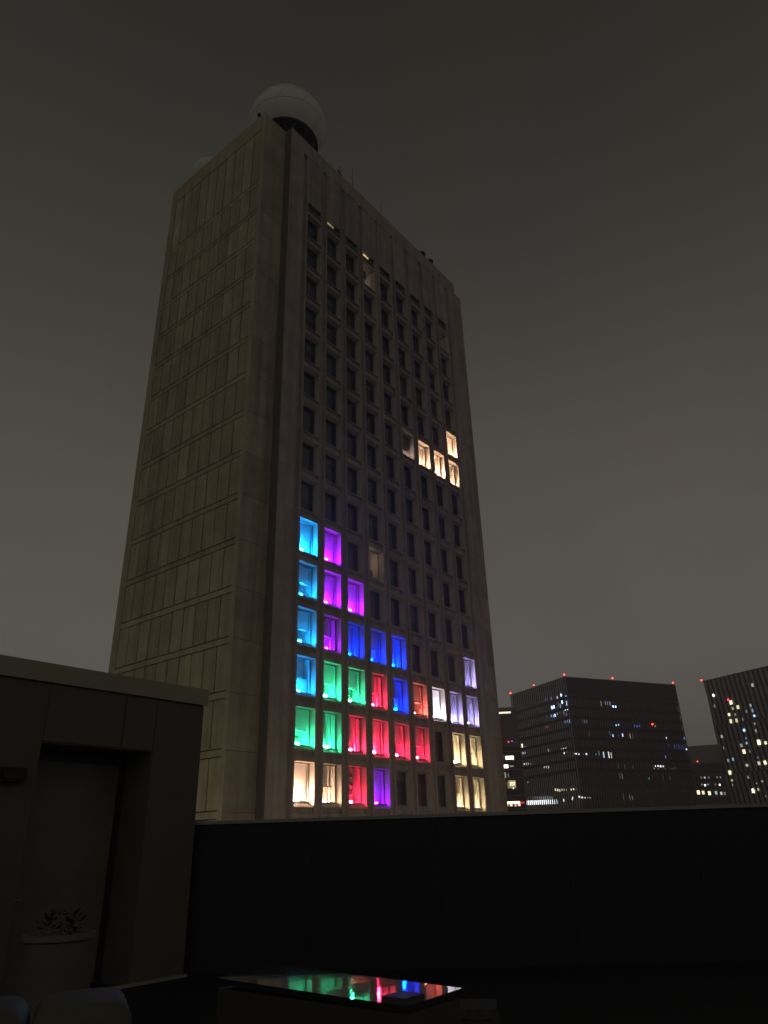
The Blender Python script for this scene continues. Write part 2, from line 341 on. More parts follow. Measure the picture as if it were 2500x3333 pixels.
for r in range(15):
    for c in range(9):
        win = inst('window', FR, tower, (c*S, T*S, r*F*S))
        if (r, c) in LIT:
            ck, stl, st, rad = LIT[(r, c)]
            win['label'] = 'window lit %s' % names[ck]
            inst('pane', PN, win); inst('room', RM_L, win)
            q = random.Random(r*17+c*5); lp = inst('floodlight', lamp_mesh(ck, st, rad), win, ((.34+q.uniform(-.02, .05))*S, (.05+q.uniform(0, .04))*S, (.145+rad*.6)*S), (q.uniform(-.4, .4), q.uniform(-.4, .4), 0)); lp.scale = (q.uniform(.8, 1.3), 1, q.uniform(.7, 1.25))
            if stl in ('blind', 'blind_line'): item('blind', M_FULL, win)
            if stl == 'blind_line': item('rail', RAIL, win, 0, .02)
            if stl == 'slats': item('blind', M_SLAT, win, 0, .02); item('curtain_edge', CURT, win)
            if stl.startswith('half'):
                item('blind', M_SLATH if 'slats' in stl else M_HALF, win, 0, .02); item('rail', RAIL, win)
                if 'plant' in stl: item('plant', PLANTS[(r+c) % 3], win, .03 if '2' in stl else -.02, .03)
                if 'boxes' in stl: item('boxes', BOXES, win, .08, .05)
                if stl == 'half': item('boxes', BOXES, win, .12, .08)
                if 'slats' in stl: item('curtain_edge', CURT, win)
            if stl.startswith('low'): item('blind', M_LOW, win, 0, .03)
            if stl == 'low' and ck == 'cream': item('curtain_edge', CURT, win, .03)
            if stl == 'low_box': item('cord', STRIP, win, .1, .02)
            if stl == 'curtain': item('blind', M_FULLN, win, 0, .03); item('cord', STRIP, win); item('curtain_edge', CURT, win, .06)
            if stl == 'cords': item('blind', M_FULL, win, 0, .06); item('cord', STRIP, win, .04, .03); item('curtain_edge', CURT, win, .05)
            if stl == 'shelf': item('shelf', SHELF, win, .02, .04)
            if stl == 'desk': item('blind', M_FULL, win, 0, .06); item('desk_lamp', ARM, win, .04, .02)
            if stl == 'pile': item('paper_pile', PILE, win, .05, .05); item('curtain_edge', CURT, win, .03)
            if stl == 'bright_plant': item('plant', PLG, win, .04, .03); item('rail', RAIL, win, 0, .06)
            if stl == 'boxes': item('blind', M_FULL, win, 0, .06); item('boxes', BOXES, win, .12, .06)
        elif (r, c) in ((5, 3), (14, 3), (9, 5), (14, 8)):
            inst('pane', PN, win); inst('room', RM_L, win); win['label'] = 'window with a dim light inside'
            cc = {(5,3): ('tan', 50), (14,3): ('pink', 40), (9,5): ('pink', 150), (14,8): ('tan', 10)}[(r, c)]
            m = mat('room_lamp', (.1, .1, .1), .5, emis=DIMC[cc[0]][0], es=cc[1])
            inst('room_lamp', ico_mesh('room_lamp', .035*S, m, 1), win, (.06*S, .14*S, .9*S) if (r, c) != (9, 5) else (.42*S, .12*S, .2*S))
            if (r, c) == (9, 5): inst('blind', slab('blind', ITEM, -.05, OW+.05, .42, 1.06, y=.05), win)
            if (r, c) == (5, 3): inst('partition', slab('partition', mat('maroon_partition', (.30, .07, .07), .8), -.05, OW+.05, .12, .55, y=.3), win)
            if (r, c) == (14, 3): inst('blind', slab('blind', ITEM, .05, .42, .55, .95, y=.03), win)
        else:
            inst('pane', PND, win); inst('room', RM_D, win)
            if (r, c) == (0, 5): inst('blind', M_SHADEL, win)
            elif (r, c) == (0, 6):
                inst('blind', M_SHADE[(.15, 1)], win)
                for q, (cl, xx) in enumerate((((.1, .8, .4), .10), ((1, .8, .6), .26), ((.8, .7, .4), .36))):
                    inst('indicator_light', ico_mesh('indicator_light', .02*S, mat('indicator', (.1, .1, .1), .5, emis=cl, es=.5), 1, .6), win, (xx*S, .02*S, .19*S))
            else:
                q = random.random()
                if q < .55: inst('blind', M_SHADE[(random.choice((.15, .4, .6, .8)), random.randrange(3))], win)
                elif q < .72: inst('blind', random.choice(M_SLD), win)
                if random.random() < .2: inst('plant', random.choice(PLANTS), win, (random.uniform(0, .1)*S, .03*S, 0))
                if random.random() < .15: inst('boxes', BOXES, win, (random.uniform(0, .2)*S, .05*S, 0))
# louvre slots under the attic
b = MB(); b.box(.0, OW, .10, .16, .10, .32)
LOUV = b.mesh('louvre', DARK, sc=S)
for c in range(9):
    lv = inst('louvre', LOUV, tower, (c*S, 0, 19.557*S))
    if c in (1, 3):
        m = mat('slot_light', (.1, .1, .1), emis=(1, .72, .36), es=(.35, .9)[c == 3])
        b = MB(); b.box(.06, .30, .085, .098, .20, .27); b.box(.33, .42, .085, .098, .205, .26)
        inst('slot_lamp', b.mesh('slot_lamp', m, sc=S), lv)
b = MB(); b.box(0, OW, .02, .09, 0, .03)

# ------------------------------------------------------------------ things on the tower roof
def P(x, y, z): return (x*S, y*S, z*S+Z0)
RADW = mat('radome_white', (.72, .73, .72), .75, noise=.05, nscale=.4)
rad = empty('radome', P(-.02, 1.22, H-.05), label='large white radome sphere on the near corner of the tower roof', category='radome')
zc = 1.98; rs = 1.5; zb = -.95
b = MB(); prof_ = []
import math as _m
a0 = _m.asin(zb/rs)
for i in range(15):
    a = a0+(_m.pi/2-a0)*i/14; prof_.append((max(rs*_m.cos(a), .002), zc+rs*_m.sin(a)))
b.lathe(prof_, 40); me = b.mesh('dome', RADW, smooth=True, sc=S); inst('dome', me, rad)
b = MB()       # raised panel seams
for j in range(5):
    for i in range(20):
        pass
for i in range(10):
    az = i*_m.pi/5
    pts = [Vector((rs*1.003*_m.cos(a)*_m.cos(az+(.16*_m.sin(a*3))), rs*1.003*_m.cos(a)*_m.sin(az+.16*_m.sin(a*3)), zc+rs*1.003*_m.sin(a))) for a in [a0+(_m.pi/2-a0)*q/10 for q in range(11)]]
    for p0, p1 in zip(pts, pts[1:]): b.tube(p0, p1, .009, 5)
for a in (-.15, .35, .85):
    pts = [Vector((rs*1.003*_m.cos(a)*_m.cos(t), rs*1.003*_m.cos(a)*_m.sin(t), zc+rs*1.003*_m.sin(a))) for t in [_m.pi*q/12 for q in range(25)]]
    for p0, p1 in zip(pts, pts[1:]): b.tube(p0, p1, .009, 5)
inst('seams', b.mesh('seams', mat('seam_grey', (.56, .56, .55), .8), sc=S), rad)
b = MB(); b.lathe([(1.10, zc+zb-.10), (1.20, zc+zb-.07), (1.20, zc+zb+.0), (1.15, zc+zb+.02)], 40); inst('base_ring', b.mesh('base_ring', DARK, smooth=True, sc=S), rad)
b = MB(); b.lathe([(.85, 0), (.85, zc+zb-.09)], 32)
for i in range(12):
    a = i*_m.pi/6; b.tube((.9*_m.cos(a), .9*_m.sin(a), 0), (1.08*_m.cos(a), 1.08*_m.sin(a), zc+zb-.1), .03, 6)
inst('pedestal', b.mesh('pedestal', DARK, sc=S), rad)
r2_ = empty('radome', P(-.95, 4.75, H-.62), label='smaller white radome half hidden behind the left roof edge', category='radome')
b = MB(); b.lathe([(.5, 1.2)]+[(max(.72*_m.cos(a), .002), 1.75+.72*_m.sin(a)) for a in [-.7+2.27*i/10 for i in range(11)]], 28); inst('dome', b.mesh('dome', RADW, smooth=True, sc=S), r2_)
b = MB(); b.lathe([(.5, 0), (.5, 1.25)], 20); inst('pedestal', b.mesh('pedestal', DARK, smooth=True, sc=S), r2_)
def whip(x, y, h, lab):
    t = empty('antenna', P(x, y, H-.05), label=lab, category='antenna')
    b = MB(); b.tube((0, 0, 0), (0, 0, h*.45), .022, 6); inst('mast', b.mesh('mast', DARK, sc=S), t)
    b = MB(); b.tube((0, 0, h*.45), (.01, 0, h), .012, 5, .006); b.tube((0, 0, h*.5), (.16, 0, h*.62), .007, 4); b.tube((0, 0, h*.6), (-.1, .05, h*.7), .007, 4); inst('whip', b.mesh('whip', DARK, sc=S), t)
whip(2.95, .45, 2.0, 'thin whip antenna on the tower roof, nearer the radome'); whip(4.85, .45, 1.85, 'thin whip antenna on the tower roof, farther from the radome')
t = empty('roof_sensor', P(XL+.12, .78, H), label='small dark ball sensor beside the corner of the tower roof', category='sensor')
b = MB(); b.tube((0, 0, 0), (0, 0, .38), .012, 6); inst('post', b.mesh('post', DARK, sc=S), t)
inst('ball', ico_mesh('ball', .07*S, DARK, 2), t, (0, 0, .42*S))
t = empty('roof_sensor', P(1.95, .25, H), label='small forked sensor on the roof edge right of the radome', category='sensor')
b = MB(); b.tube((0, 0, 0), (0, 0, .45), .02, 6); inst('post', b.mesh('post', DARK, sc=S), t)
b = MB(); b.tube((-.06, 0, .45), (-.06, 0, .62), .03, 6); b.tube((.06, 0, .45), (.06, 0, .95), .012, 6); b.box(-.1, .1, -.03, .03, .42, .47); inst('fork', b.mesh('fork', DARK, sc=S), t)
b = MB(); b.lathe([(.10, 0), (.10, .22), (.17, .24), (.17, .32), (.05, .40)], 12); vm = b.mesh('roof_vent', DARK, sc=S)
for x, lab in ((7.35, 'stubby dark roof vent at the edge, nearer one'), (7.95, 'stubby dark roof vent at the edge, farther one')):
    inst('roof_vent', vm, None, P(x, .18, H), label=lab, category='vent')
t = empty('roof_sensor', P(9.95, .4, H), label='tiny dark sensor on the lower step at the far roof corner', category='sensor')
b = MB(); b.tube((0, 0, 0), (0, 0, .3), .015, 6); inst('post', b.mesh('post', DARK, sc=S), t); inst('ball', ico_mesh('ball', .06*S, DARK, 1), t, (0, 0, .3*S))

# ------------------------------------------------------------------ far buildings
LC = dict(w=(1, .80, .55), c=(.95, .97, 1), b=(.65, .88, 1.35), u=(.16, .25, 1), o=(1, .62, .42), y=(1, .88, .55), g=(.05, 1, .45), t=(.2, .85, 1), r=(1, .03, .03))
_lm = {}
def lmat(c, s):
    k = (c, round(s, 2))
    if k not in _lm: _lm[k] = mat('lit_window_'+c, (.05, .05, .05), .6, emis=LC[c], es=s*.85)
    return _lm[k]
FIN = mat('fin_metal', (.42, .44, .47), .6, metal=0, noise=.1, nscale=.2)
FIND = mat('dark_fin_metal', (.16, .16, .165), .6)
CURTW = mat('dark_curtain_wall', (.018, .02, .023), .25, noise=.3, nscale=.12)
BAND = mat('dark_spandrel_band', (.03, .03, .033), .7)
BEAC = mat('red_beacon', (.2, .0, .0), .5, emis=(1, .035, .02), es=14)
BM = ico_mesh('beacon', .27, BEAC, 2)
def lights(lst, parent, side, off):
    for s_, z, w_, h_, c, st in lst:
        w_ = max(w_, .3); b = MB()
        if side == 'y': b.box(s_-w_/2, s_+w_/2, off, off+.06, z-h_/2, z+h_/2)
        else: b.box(off, off+.06, s_-w_/2, s_+w_/2, z-h_/2, z+h_/2)
        inst('lit_window', b.mesh('lit_window', lmat(c, st)), parent)
BLg = [(3.3,64.3,0.9,0.9,'b',4),(0.9,63,1,1.1,'b',3),(9.4,64.2,0.5,1.3,'b',1),(8,64.1,0.5,1,'b',1.2),(5.9,63.9,0.4,1,'c',1),(3.1,61.8,1.5,1.1,'b',4),(0.9,60.9,0.5,1.7,'b',1),(9.3,60.9,2.6,1.1,'b',4),(1.6,59.1,2.1,1,'b',5),(8.7,59.3,1.1,1,'b',2),(9,57.8,1.3,1,'b',2.5),(10.7,58,0.7,0.8,'b',1.5),(10.5,55.8,0.7,1,'b',1.5),(9.4,55.7,0.5,0.7,'c',1.8),(1.7,57,0.3,0.9,'b',1),(1.7,54.8,0.4,1.4,'b',0.8),(0.5,54.5,0.3,1.4,'b',0.8),(3.2,54.9,0.3,1.3,'b',0.5),(15.8,65,0.3,1.3,'b',0.6),(14.6,64.8,0.3,1.3,'b',0.6),(13.4,64.4,0.3,1.2,'b',0.5),(12.1,64.4,0.3,1.1,'b',0.4),(17.5,62.5,0.3,1.5,'b',0.15),(21.2,62.8,0.3,1.6,'b',0.1),(24.8,62.9,0.3,1.7,'b',0.1),(31,63.1,0.3,1.7,'b',0.1),(15.7,58.6,0.7,0.4,'c',1.2),(14.2,58.4,0.4,0.8,'c',0.5),(5.4,58.3,0.6,0.5,'g',1.4),(5.6,61.1,0.3,1.9,'b',0.5),(4.7,60.3,0.3,2.2,'b',0.5),(7.2,58.8,0.3,2.3,'b',0.4),(3.1,58.2,0.3,2.1,'b',0.5),(14.4,54.5,1.4,0.8,'r',0.6),(32.1,49.9,2.2,1.3,'w',4),(30,49.1,1,0.6,'w',0.8),(34.8,47.5,0.6,0.8,'c',0.7),(33.4,47.3,0.7,0.9,'c',1.2),(31.9,47.1,0.6,0.8,'c',0.8),(30.5,47,0.6,0.8,'c',0.6),(34.4,45.6,0.5,0.6,'c',0.2),(31.9,43,0.6,0.7,'c',1),(30.4,42.9,0.6,0.7,'c',1.1),(29,42.8,0.7,0.7,'c',1),(27.6,42.6,0.6,0.6,'c',0.8),(26.2,42.3,0.6,0.6,'c',0.6),(19.3,40.8,0.5,0.9,'c',1.5),(18,40.6,0.5,0.9,'c',1.1),(16.7,40.4,0.5,0.9,'c',1.2),(21.1,40.9,0.4,0.8,'c',0.4),(15.3,46,0.3,1.4,'c',0.6),(13.3,45.7,0.3,1.1,'c',0.4),(11.8,45.5,0.3,1.1,'c',0.4),(7.3,45.2,0.3,0.9,'c',1),(6,44.8,0.3,2.1,'c',2.2),(5.9,45.4,2.9,1,'c',0.6),(4.5,44.8,0.3,1.2,'c',0.4),(37.1,33.7,1.1,0.6,'b',2),(35.3,33.5,0.8,0.7,'b',1.5),(33.7,33.4,0.8,0.8,'b',1.5),(32.6,33.5,0.6,0.7,'b',1),(14.1,32.3,0.8,0.8,'y',2),(12.7,32.1,0.8,0.8,'y',1.8),(11.6,31.9,0.7,0.8,'y',2),(10.2,32,0.6,0.6,'y',1.3),(9,31.9,0.6,0.6,'y',1.2),(7.8,31.8,0.6,0.6,'y',1.1),(6.6,31.7,0.6,0.5,'y',1),(5.1,31.7,0.9,0.6,'y',1.8),(3.5,31.7,0.9,0.5,'y',1.6),(1.4,31.6,0.7,0.9,'b',2),(33.3,29,0.8,1.5,'c',2.8),(32,29,0.8,1.5,'c',2.75),(30.6,28.9,0.8,1.5,'c',2.7),(29.3,28.9,0.7,1.5,'c',2.65),(28,28.8,0.7,1.5,'c',2.6),(26.7,28.8,0.7,1.5,'c',2.55),(25.4,28.7,0.7,1.5,'c',2.5),(24.2,28.7,0.7,1.5,'c',2.45),(22.9,28.6,0.7,1.5,'c',2.4),(21.7,28.6,0.7,1.5,'c',2.35),(20.4,28.5,0.7,1.5,'c',2.3),(19.2,28.5,0.7,1.5,'c',2.25),(18,28.4,0.7,1.5,'c',2.2),(16.7,28.4,0.7,1.5,'c',2.15),(15.5,28.3,0.6,1.5,'c',2.1),(14.3,28.3,0.6,1.5,'c',2.05),(13.2,28.2,0.6,1.4,'c',2),(31.3,30.7,0.4,1,'c',0.35),(29.9,30.6,0.4,1,'c',0.35),(28.5,30.5,0.4,1,'c',0.35),(27.1,30.4,0.4,1,'c',0.35),(25.8,30.3,0.4,1,'c',0.35),(24.4,30.2,0.4,1,'c',0.35),(23.1,30.2,0.4,1,'c',0.35),(21.7,30.1,0.4,1,'c',0.35),(20.4,30,0.3,1,'c',0.35),(19.1,29.9,0.3,1,'c',0.35),(17.8,29.8,0.3,1,'c',0.35),(16.5,29.7,0.3,1,'c',0.35),(9.6,28.5,0.6,0.9,'c',2),(5,28.6,0.4,0.8,'c',2),(4.3,29,0.5,0.8,'c',2),(31.1,36.2,0.7,0.5,'g',1.2)]
BRg = [(15.2,61.5,0.3,2.1,'w',0.3),(17.2,61.9,0.3,1.9,'b',0.3),(18.2,61.8,0.3,1.9,'b',0.4),(19.4,61.7,0.3,1.8,'b',0.4),(20.8,60.5,0.9,0.7,'b',3),(22.1,60.5,0.9,0.8,'b',3),(21.2,61.4,0.5,0.9,'u',0.7),(5.4,54.8,0.3,1.4,'b',0.15),(6.3,54.7,0.3,1.4,'b',0.15),(7.3,54.6,0.3,1.4,'b',0.15),(20.7,53.7,0.8,0.5,'b',1.2),(22,53.9,0.8,0.5,'b',1.2),(29.2,53.7,0.5,0.9,'u',0.9),(30.4,53.7,0.5,0.9,'u',0.9),(31.7,53.8,0.4,0.8,'u',0.5),(39.3,54,0.6,0.6,'w',0.6),(6.7,50.5,0.3,1.6,'w',0.35),(7.7,50.2,0.3,1.3,'w',0.25),(10,50.1,0.3,1.1,'w',0.5),(11.2,49.9,0.4,1,'w',0.6),(8.9,50.4,0.3,1.1,'w',0.2),(17,50.8,0.3,1.6,'b',0.25),(18.3,49.9,0.6,0.9,'b',1.2),(20.1,50.3,0.3,1.2,'u',0.5),(21,50,0.3,0.9,'u',0.6),(23.1,50.2,0.8,1.1,'b',1.5),(22.2,50.3,0.3,1.4,'u',0.6),(26.5,50,0.4,1.8,'o',0.6),(27.8,50,0.4,1.8,'o',0.5),(43.7,49.8,0.7,0.6,'b',2),(53,49.9,0.6,0.8,'u',1),(44.3,47.1,0.3,1.7,'u',0.2),(45.6,47,0.3,1.7,'u',0.2),(47.1,46.8,0.3,1.7,'u',0.5),(48.1,46.7,0.3,1.7,'u',0.6),(49.4,46.7,0.3,1.7,'u',0.35),(51.2,46.6,1.1,1.6,'u',0.2),(52.8,45.8,0.9,0.6,'b',2.2),(0.4,43.2,1.3,0.4,'c',2.2),(2,43.1,1,0.4,'c',1.4),(5.2,43.2,1.2,0.5,'c',1.8),(3.5,43.1,0.5,0.5,'t',0.6),(9.1,43.2,0.6,0.5,'g',0.8),(12.8,43.1,0.3,2,'b',1.5),(15.1,43.1,0.4,2.2,'c',1.2),(16.2,42.9,0.3,2.1,'c',0.8),(10.8,43.6,0.3,1.7,'c',0.2),(41.6,42.9,0.6,0.9,'u',1),(45.6,43,0.3,1.5,'u',0.6),(46.7,42.9,0.3,1.5,'u',0.6),(35.8,39.5,0.8,0.5,'c',3),(37.1,39.6,0.8,0.5,'c',2.5),(38.5,39.5,0.8,0.6,'c',3),(40,39.5,0.8,0.5,'c',2.5),(35.5,38.6,0.5,0.7,'c',0.6),(37,38.5,0.5,0.6,'t',0.7),(40.3,38.5,0.4,0.7,'b',0.4),(42.5,38.6,0.3,1.1,'c',0.35),(43.8,38.5,0.3,1,'c',0.15),(45.5,38.7,0.3,1.1,'c',0.15),(46.8,38.7,0.3,1.1,'c',0.12),(18.8,39.2,0.3,1.6,'c',0.15),(21.4,39,0.3,1.7,'c',0.2),(25.5,39,0.3,1.6,'c',0.2),(26.7,38.9,0.3,1.6,'c',0.15),(27.9,38.9,0.3,1.6,'c',0.25),(29.1,38.8,0.3,1.3,'c',0.15),(3.4,39.9,0.5,0.4,'g',0.8),(0.1,38.8,0.4,0.8,'y',1.2),(32.1,35.2,0.5,0.5,'g',1),(18.7,35.9,0.3,2,'c',0.12),(19.7,35.9,0.3,1.8,'c',0.15),(23.5,35.6,0.3,1.7,'c',0.1),(38.8,35.8,0.3,1.6,'c',0.1),(42.1,35.5,0.3,1.4,'c',0.1),(-0.4,29,0.9,0.6,'c',1.2),(0.8,28.8,0.8,0.5,'c',1.6),(2.1,28.7,0.8,0.4,'c',1.4),(3.3,28.7,0.7,0.3,'c',0.8),(4.2,28.7,0.6,0.3,'c',0.7),(18.8,29.1,0.3,2.1,'w',0.2),(20.2,28.9,0.3,2.1,'w',0.3),(21.5,28.8,0.3,1.8,'w',0.25),(22.7,28.6,0.3,1.5,'w',0.2)]
CCg = [(3.4,64.4,0.7,0.8,'c',5),(2.8,60.4,0.5,1.2,'c',0.25),(10.1,60.5,1.1,1.4,'y',2),(10.3,58.3,0.7,1,'y',0.5),(12.5,58.4,1,1.3,'y',1.3),(8.2,56.4,0.9,1,'y',1.8),(10.7,56,0.6,0.9,'c',0.3),(8.3,54,0.9,1.4,'y',1.5),(10.7,53.9,0.8,1.3,'y',1),(20.4,65,0.8,1.1,'c',0.6),(17.7,58.2,0.6,1,'c',0.5),(18,56.3,0.7,1.3,'b',0.4),(18.2,54.4,0.7,0.7,'b',1.8),(15.5,56.4,0.8,0.9,'c',0.2),(13.3,53.9,0.5,1,'c',0.2),(12.8,50.1,0.7,0.8,'b',2.5),(3.1,49.2,0.8,1,'c',0.5),(17.4,49.3,0.6,1,'c',0.4),(17.5,45.3,1.1,1.6,'y',4),(20,44.8,0.8,1,'y',1.8),(10.3,45.1,0.9,1.1,'c',0.4),(12.6,45.6,0.6,0.7,'b',0.8),(12.8,47.3,0.5,0.7,'b',0.3),(10.8,42.9,1,1.4,'y',2.2),(13.1,42.7,0.6,1,'c',0.15),(3.5,40.6,0.6,1,'c',0.4),(5.6,40.8,0.5,1,'b',0.7),(10.7,38.2,0.8,0.8,'w',1),(15.6,38.4,0.9,1.1,'y',1),(18,38.4,0.9,1.2,'y',2.5),(3.1,36.4,0.9,1.4,'y',2.2),(3.3,33.7,0.8,0.6,'y',0.7),(10.1,34.2,0.6,0.9,'c',0.3),(10.8,29.6,0.9,1.4,'y',2.6),(12.9,29.9,0.3,0.9,'y',1.2),(15.2,32.4,0.7,0.6,'c',0.4),(12.8,31.9,0.4,0.4,'c',0.4),(15.2,27.6,0.3,0.8,'c',0.2),(15.7,40.3,0.6,0.6,'c',0.2),(17.6,51.7,0.5,0.7,'c',0.4),(2.8,45.1,0.3,0.9,'c',0.3),(3.1,32.2,0.3,0.8,'c',0.3)]
MLg = [(1.4,36.2,1.3,1.9,'y',2.5),(3.7,36,1.2,1.7,'y',1.6),(6.6,35.6,1.2,1.8,'y',2.4),(9.8,35.6,1.1,1.6,'c',0.7),(12.2,35.2,1,1.4,'c',0.9),(13.8,35.1,0.8,1.4,'c',0.3),(5.3,39.5,0.8,0.9,'c',3.5),(12.3,39.3,0.7,0.9,'y',3.5),(3.9,39.9,0.9,0.8,'c',0.25),(6.8,39.8,0.9,0.8,'c',0.25),(10.3,39.6,0.7,0.8,'c',0.2),(5.9,43.2,0.7,0.8,'c',0.9),(4.3,43.3,1,0.9,'c',0.15),(7.8,43.1,1,0.9,'c',0.15),(11.9,43,0.6,1,'c',0.25),(13.4,42.9,0.6,1,'c',0.25)]
LLg = [(6.1,38.4,0.4,0.4,'r',2),(7,38.5,0.3,0.3,'u',1.5),(7.8,38.2,0.2,0.2,'u',0.3),(6,34.6,2,0.8,'w',4.5),(4.3,34.9,0.3,1,'c',0.5),(6.9,34.4,0.3,0.8,'w',1.2),(4.8,32.6,1.3,0.8,'y',4),(6.3,32.6,1,0.3,'c',0.3),(4.3,30.6,0.7,1.3,'c',0.5),(5.3,30.5,0.15,1,'c',0.15),(4.3,28.2,0.3,1.6,'y',0.15),(4.9,28.2,0.3,1.6,'y',0.15),(6.1,28.5,1.3,0.9,'y',2),(6.2,27.5,0.3,0.3,'y',3),(6,28.4,1.8,1.8,'y',0.35),(5.6,24.2,3.5,0.5,'o',5),(4.3,23.7,0.6,0.5,'o',1.5),(5.3,23.7,0.6,0.6,'o',2),(6.3,23.6,0.5,0.6,'o',1),(7.2,23.9,0.6,1,'o',2),(8.1,24.1,0.8,0.4,'r',0.9),(4.3,36.7,0.5,0.3,'r',0.3)]
# finned office block
WR, WL, HB = 53.4, 36.4, 70.48
B = empty('office_building', (213.02, 76.28, 0), -.4808, label='dark office block with fine vertical fins and red lights on its roof corners', category='building')
b = MB(); b.box(.25, WR-.25, .25, WL-.25, 0, HB-.4); inst('curtain_wall', b.mesh('curtain_wall', CURTW), B)
b = MB()
z = 28.7
for i in range(-6, 10):
    z = 28.9+i*3.57
    p_ = -.135 if i > 1 else .13
    b.box(p_, WR-p_, p_, WL-p_, z+1.25, z+2.35)
b.box(.1, WR-.1, -.133, 5, HB-6.6, HB-.3)
inst('floor_bands', b.mesh('floor_bands', BAND), B, kind='stuff')
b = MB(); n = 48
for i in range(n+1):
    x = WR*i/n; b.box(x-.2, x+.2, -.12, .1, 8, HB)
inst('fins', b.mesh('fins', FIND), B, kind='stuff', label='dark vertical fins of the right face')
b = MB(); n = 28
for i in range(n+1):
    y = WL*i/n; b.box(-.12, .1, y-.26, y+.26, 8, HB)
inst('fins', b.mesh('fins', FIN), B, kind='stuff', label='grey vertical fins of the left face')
b = MB(); b.box(-.05, WR+.05, -.05, WL+.05, HB-.3, HB); inst('roof_cap', b.mesh('roof_cap', FIND), B)
lights(BRg, B, 'y', .02); lights(BLg, B, 'x', .02)
for x, y in ((0, 0), (0, 19.6), (0, WL), (22.5, 0), (WR-.6, 0)): inst('beacon', BM, B, (x, y, HB+.7))
inst('beacon', ico_mesh('beacon', .3, BEAC, 1), B, (37.9, -.35, 54.6))
# tower with slanting light and dark strips, cut by the right edge of the frame
HC = 70.48
C_ = empty('residential_tower', (261.71, 41.05, 0), -1.9574, label='tower with alternating pale and dark vertical strips at the right edge', category='building')
b = MB(); b.box(.3, 43.7, .3, 26, 0, HC-.3); inst('core', b.mesh('core', CURTW), C_)
PAN = mat('pale_cladding', (.33, .34, .33), .6, noise=.12, nscale=.2, rand=.12)
cm = {}
tz = HC
k = 0
while tz > 12:
    z1 = tz; z0 = tz-5.75; sh = .32*(k % 3)+.22*k*.2
    for i in range(22):
        x = .35+i*2.0+sh
        if x+1.15 > 43.8: continue
        if 'p' not in cm:
            b = MB(); b.add([(.0, 0, .06), (1.12, 0, .06), (.82, 0, 5.69), (-.30, 0, 5.69), (.0, .35, .06), (1.12, .35, .06), (.82, .35, 5.69), (-.30, .35, 5.69)],
                            [(0, 1, 2, 3), (4, 7, 6, 5), (0, 4, 5, 1), (1, 5, 6, 2), (2, 6, 7, 3), (3, 7, 4, 0)]); cm['p'] = b.mesh('cladding_panel', PAN)
        inst('cladding_panel', cm['p'], C_, (x, (.0, .12)[k % 2], z0))
    tz -= 5.75; k += 1
b = MB(); b.box(-.05, 43.9, -.12, 26, HC-.3, HC); inst('roof_cap', b.mesh('roof_cap', FIND), C_)
b = MB(); 
for q in range(9): b.box(.12, 43.8, .24, .32, HC-.9-q*5.75*.999-.35, HC-.9-q*5.75+.0)
inst('ledge', b.mesh('ledge', BAND), C_, kind='stuff')
lights(CCg, C_, 'y', -.16)
inst('beacon', BM, C_, (-.5, 0, HC+.4)); inst('beacon', ico_mesh('beacon', .4, mat('pink_beacon', (.1, 0, 0), emis=(1, .05, .15), es=3), 1), C_, (9.4, -.4, 61.6))
# dark mid-rise between them
Mb = empty('laboratory_building', (376.2, 86.3, 0), -1.3073, label='low dark block with a row of lit windows between the two towers', category='building')
b = MB(); b.box(-14, 42, 0, 30, 0, 50); inst('wall', b.mesh('wall', BAND), Mb)
b = MB(); b.box(-14.1, 42.1, -.1, 30, 50, 50.5); inst('roof_edge', b.mesh('roof_edge', FIND), Mb)
lights(MLg, Mb, 'y', -.1)
inst('beacon', BM, Mb, (4.0, -.2, 51.3))
b = MB()
for q in range(6): b.box(-14, 42, -.06, -.01, 33.6+q*3.5-7, 34.2+q*3.5-7)
inst('ledge', b.mesh('ledge', FIND), Mb, kind='stuff')
h_ = empty('slab_building', (640, 160, 0), -1.30, label='unlit far block rising behind the low dark one', category='building')
b = MB(); b.box(-50, 60, 0, 40, 0, 86); b.box(-51, 61, -.3, 41, 86, 87); inst('wall', b.mesh('wall', mat('far_facade', (.11, .11, .115), .8, noise=.1, nscale=.05)), h_)
b = MB(); b.box(-40, -2, -.9, -.4, 72, 73); inst('ledge', b.mesh('ledge', BAND), h_)
# dark tower with a light strip, half hidden by the concrete tower
Tl = empty('dark_tower', (219.92, 120.23, 0), -1.0489, label='dark flat roofed tower with one glowing strip under its roof, beside the finned block', category='building')
b = MB(); b.box(2, 24, 0, 20, 0, 64.9); inst('wall', b.mesh('wall', CURTW), Tl)
b = MB(); b.box(1.9, 24.1, -.15, 20, 64.3, 65.1); inst('roof_edge', b.mesh('roof_edge', FIND), Tl)
b = MB(); b.box(5.5, 14.3, -.3, -.1, 62.7, 63.35); inst('light_strip', b.mesh('light_strip', mat('strip_light', (.1, .1, .1), emis=(1, .82, .55), es=1.6)), Tl)
# glass mid-rise in front of it
Gl = empty('glass_building', (126.99, 61.34, 0), -1.0585, label='mid rise glass building with warm lit floors just right of the concrete tower', category='building')
b = MB(); b.box(-14, 9.0, .1, 14, 0, 37.3); inst('wall', b.mesh('wall', CURTW), Gl)
b = MB()
for z in (22.6, 25.6, 29.6, 31.6, 33.6, 35.9, 37.3): b.box(-14.1, 9.1, -.05, 14, z, z+.35)
inst('floor_slabs', b.mesh('floor_slabs', mat('floor_slab', (.13, .12, .11), .8)), Gl, kind='stuff')
lights(LLg, Gl, 'y', -.12)

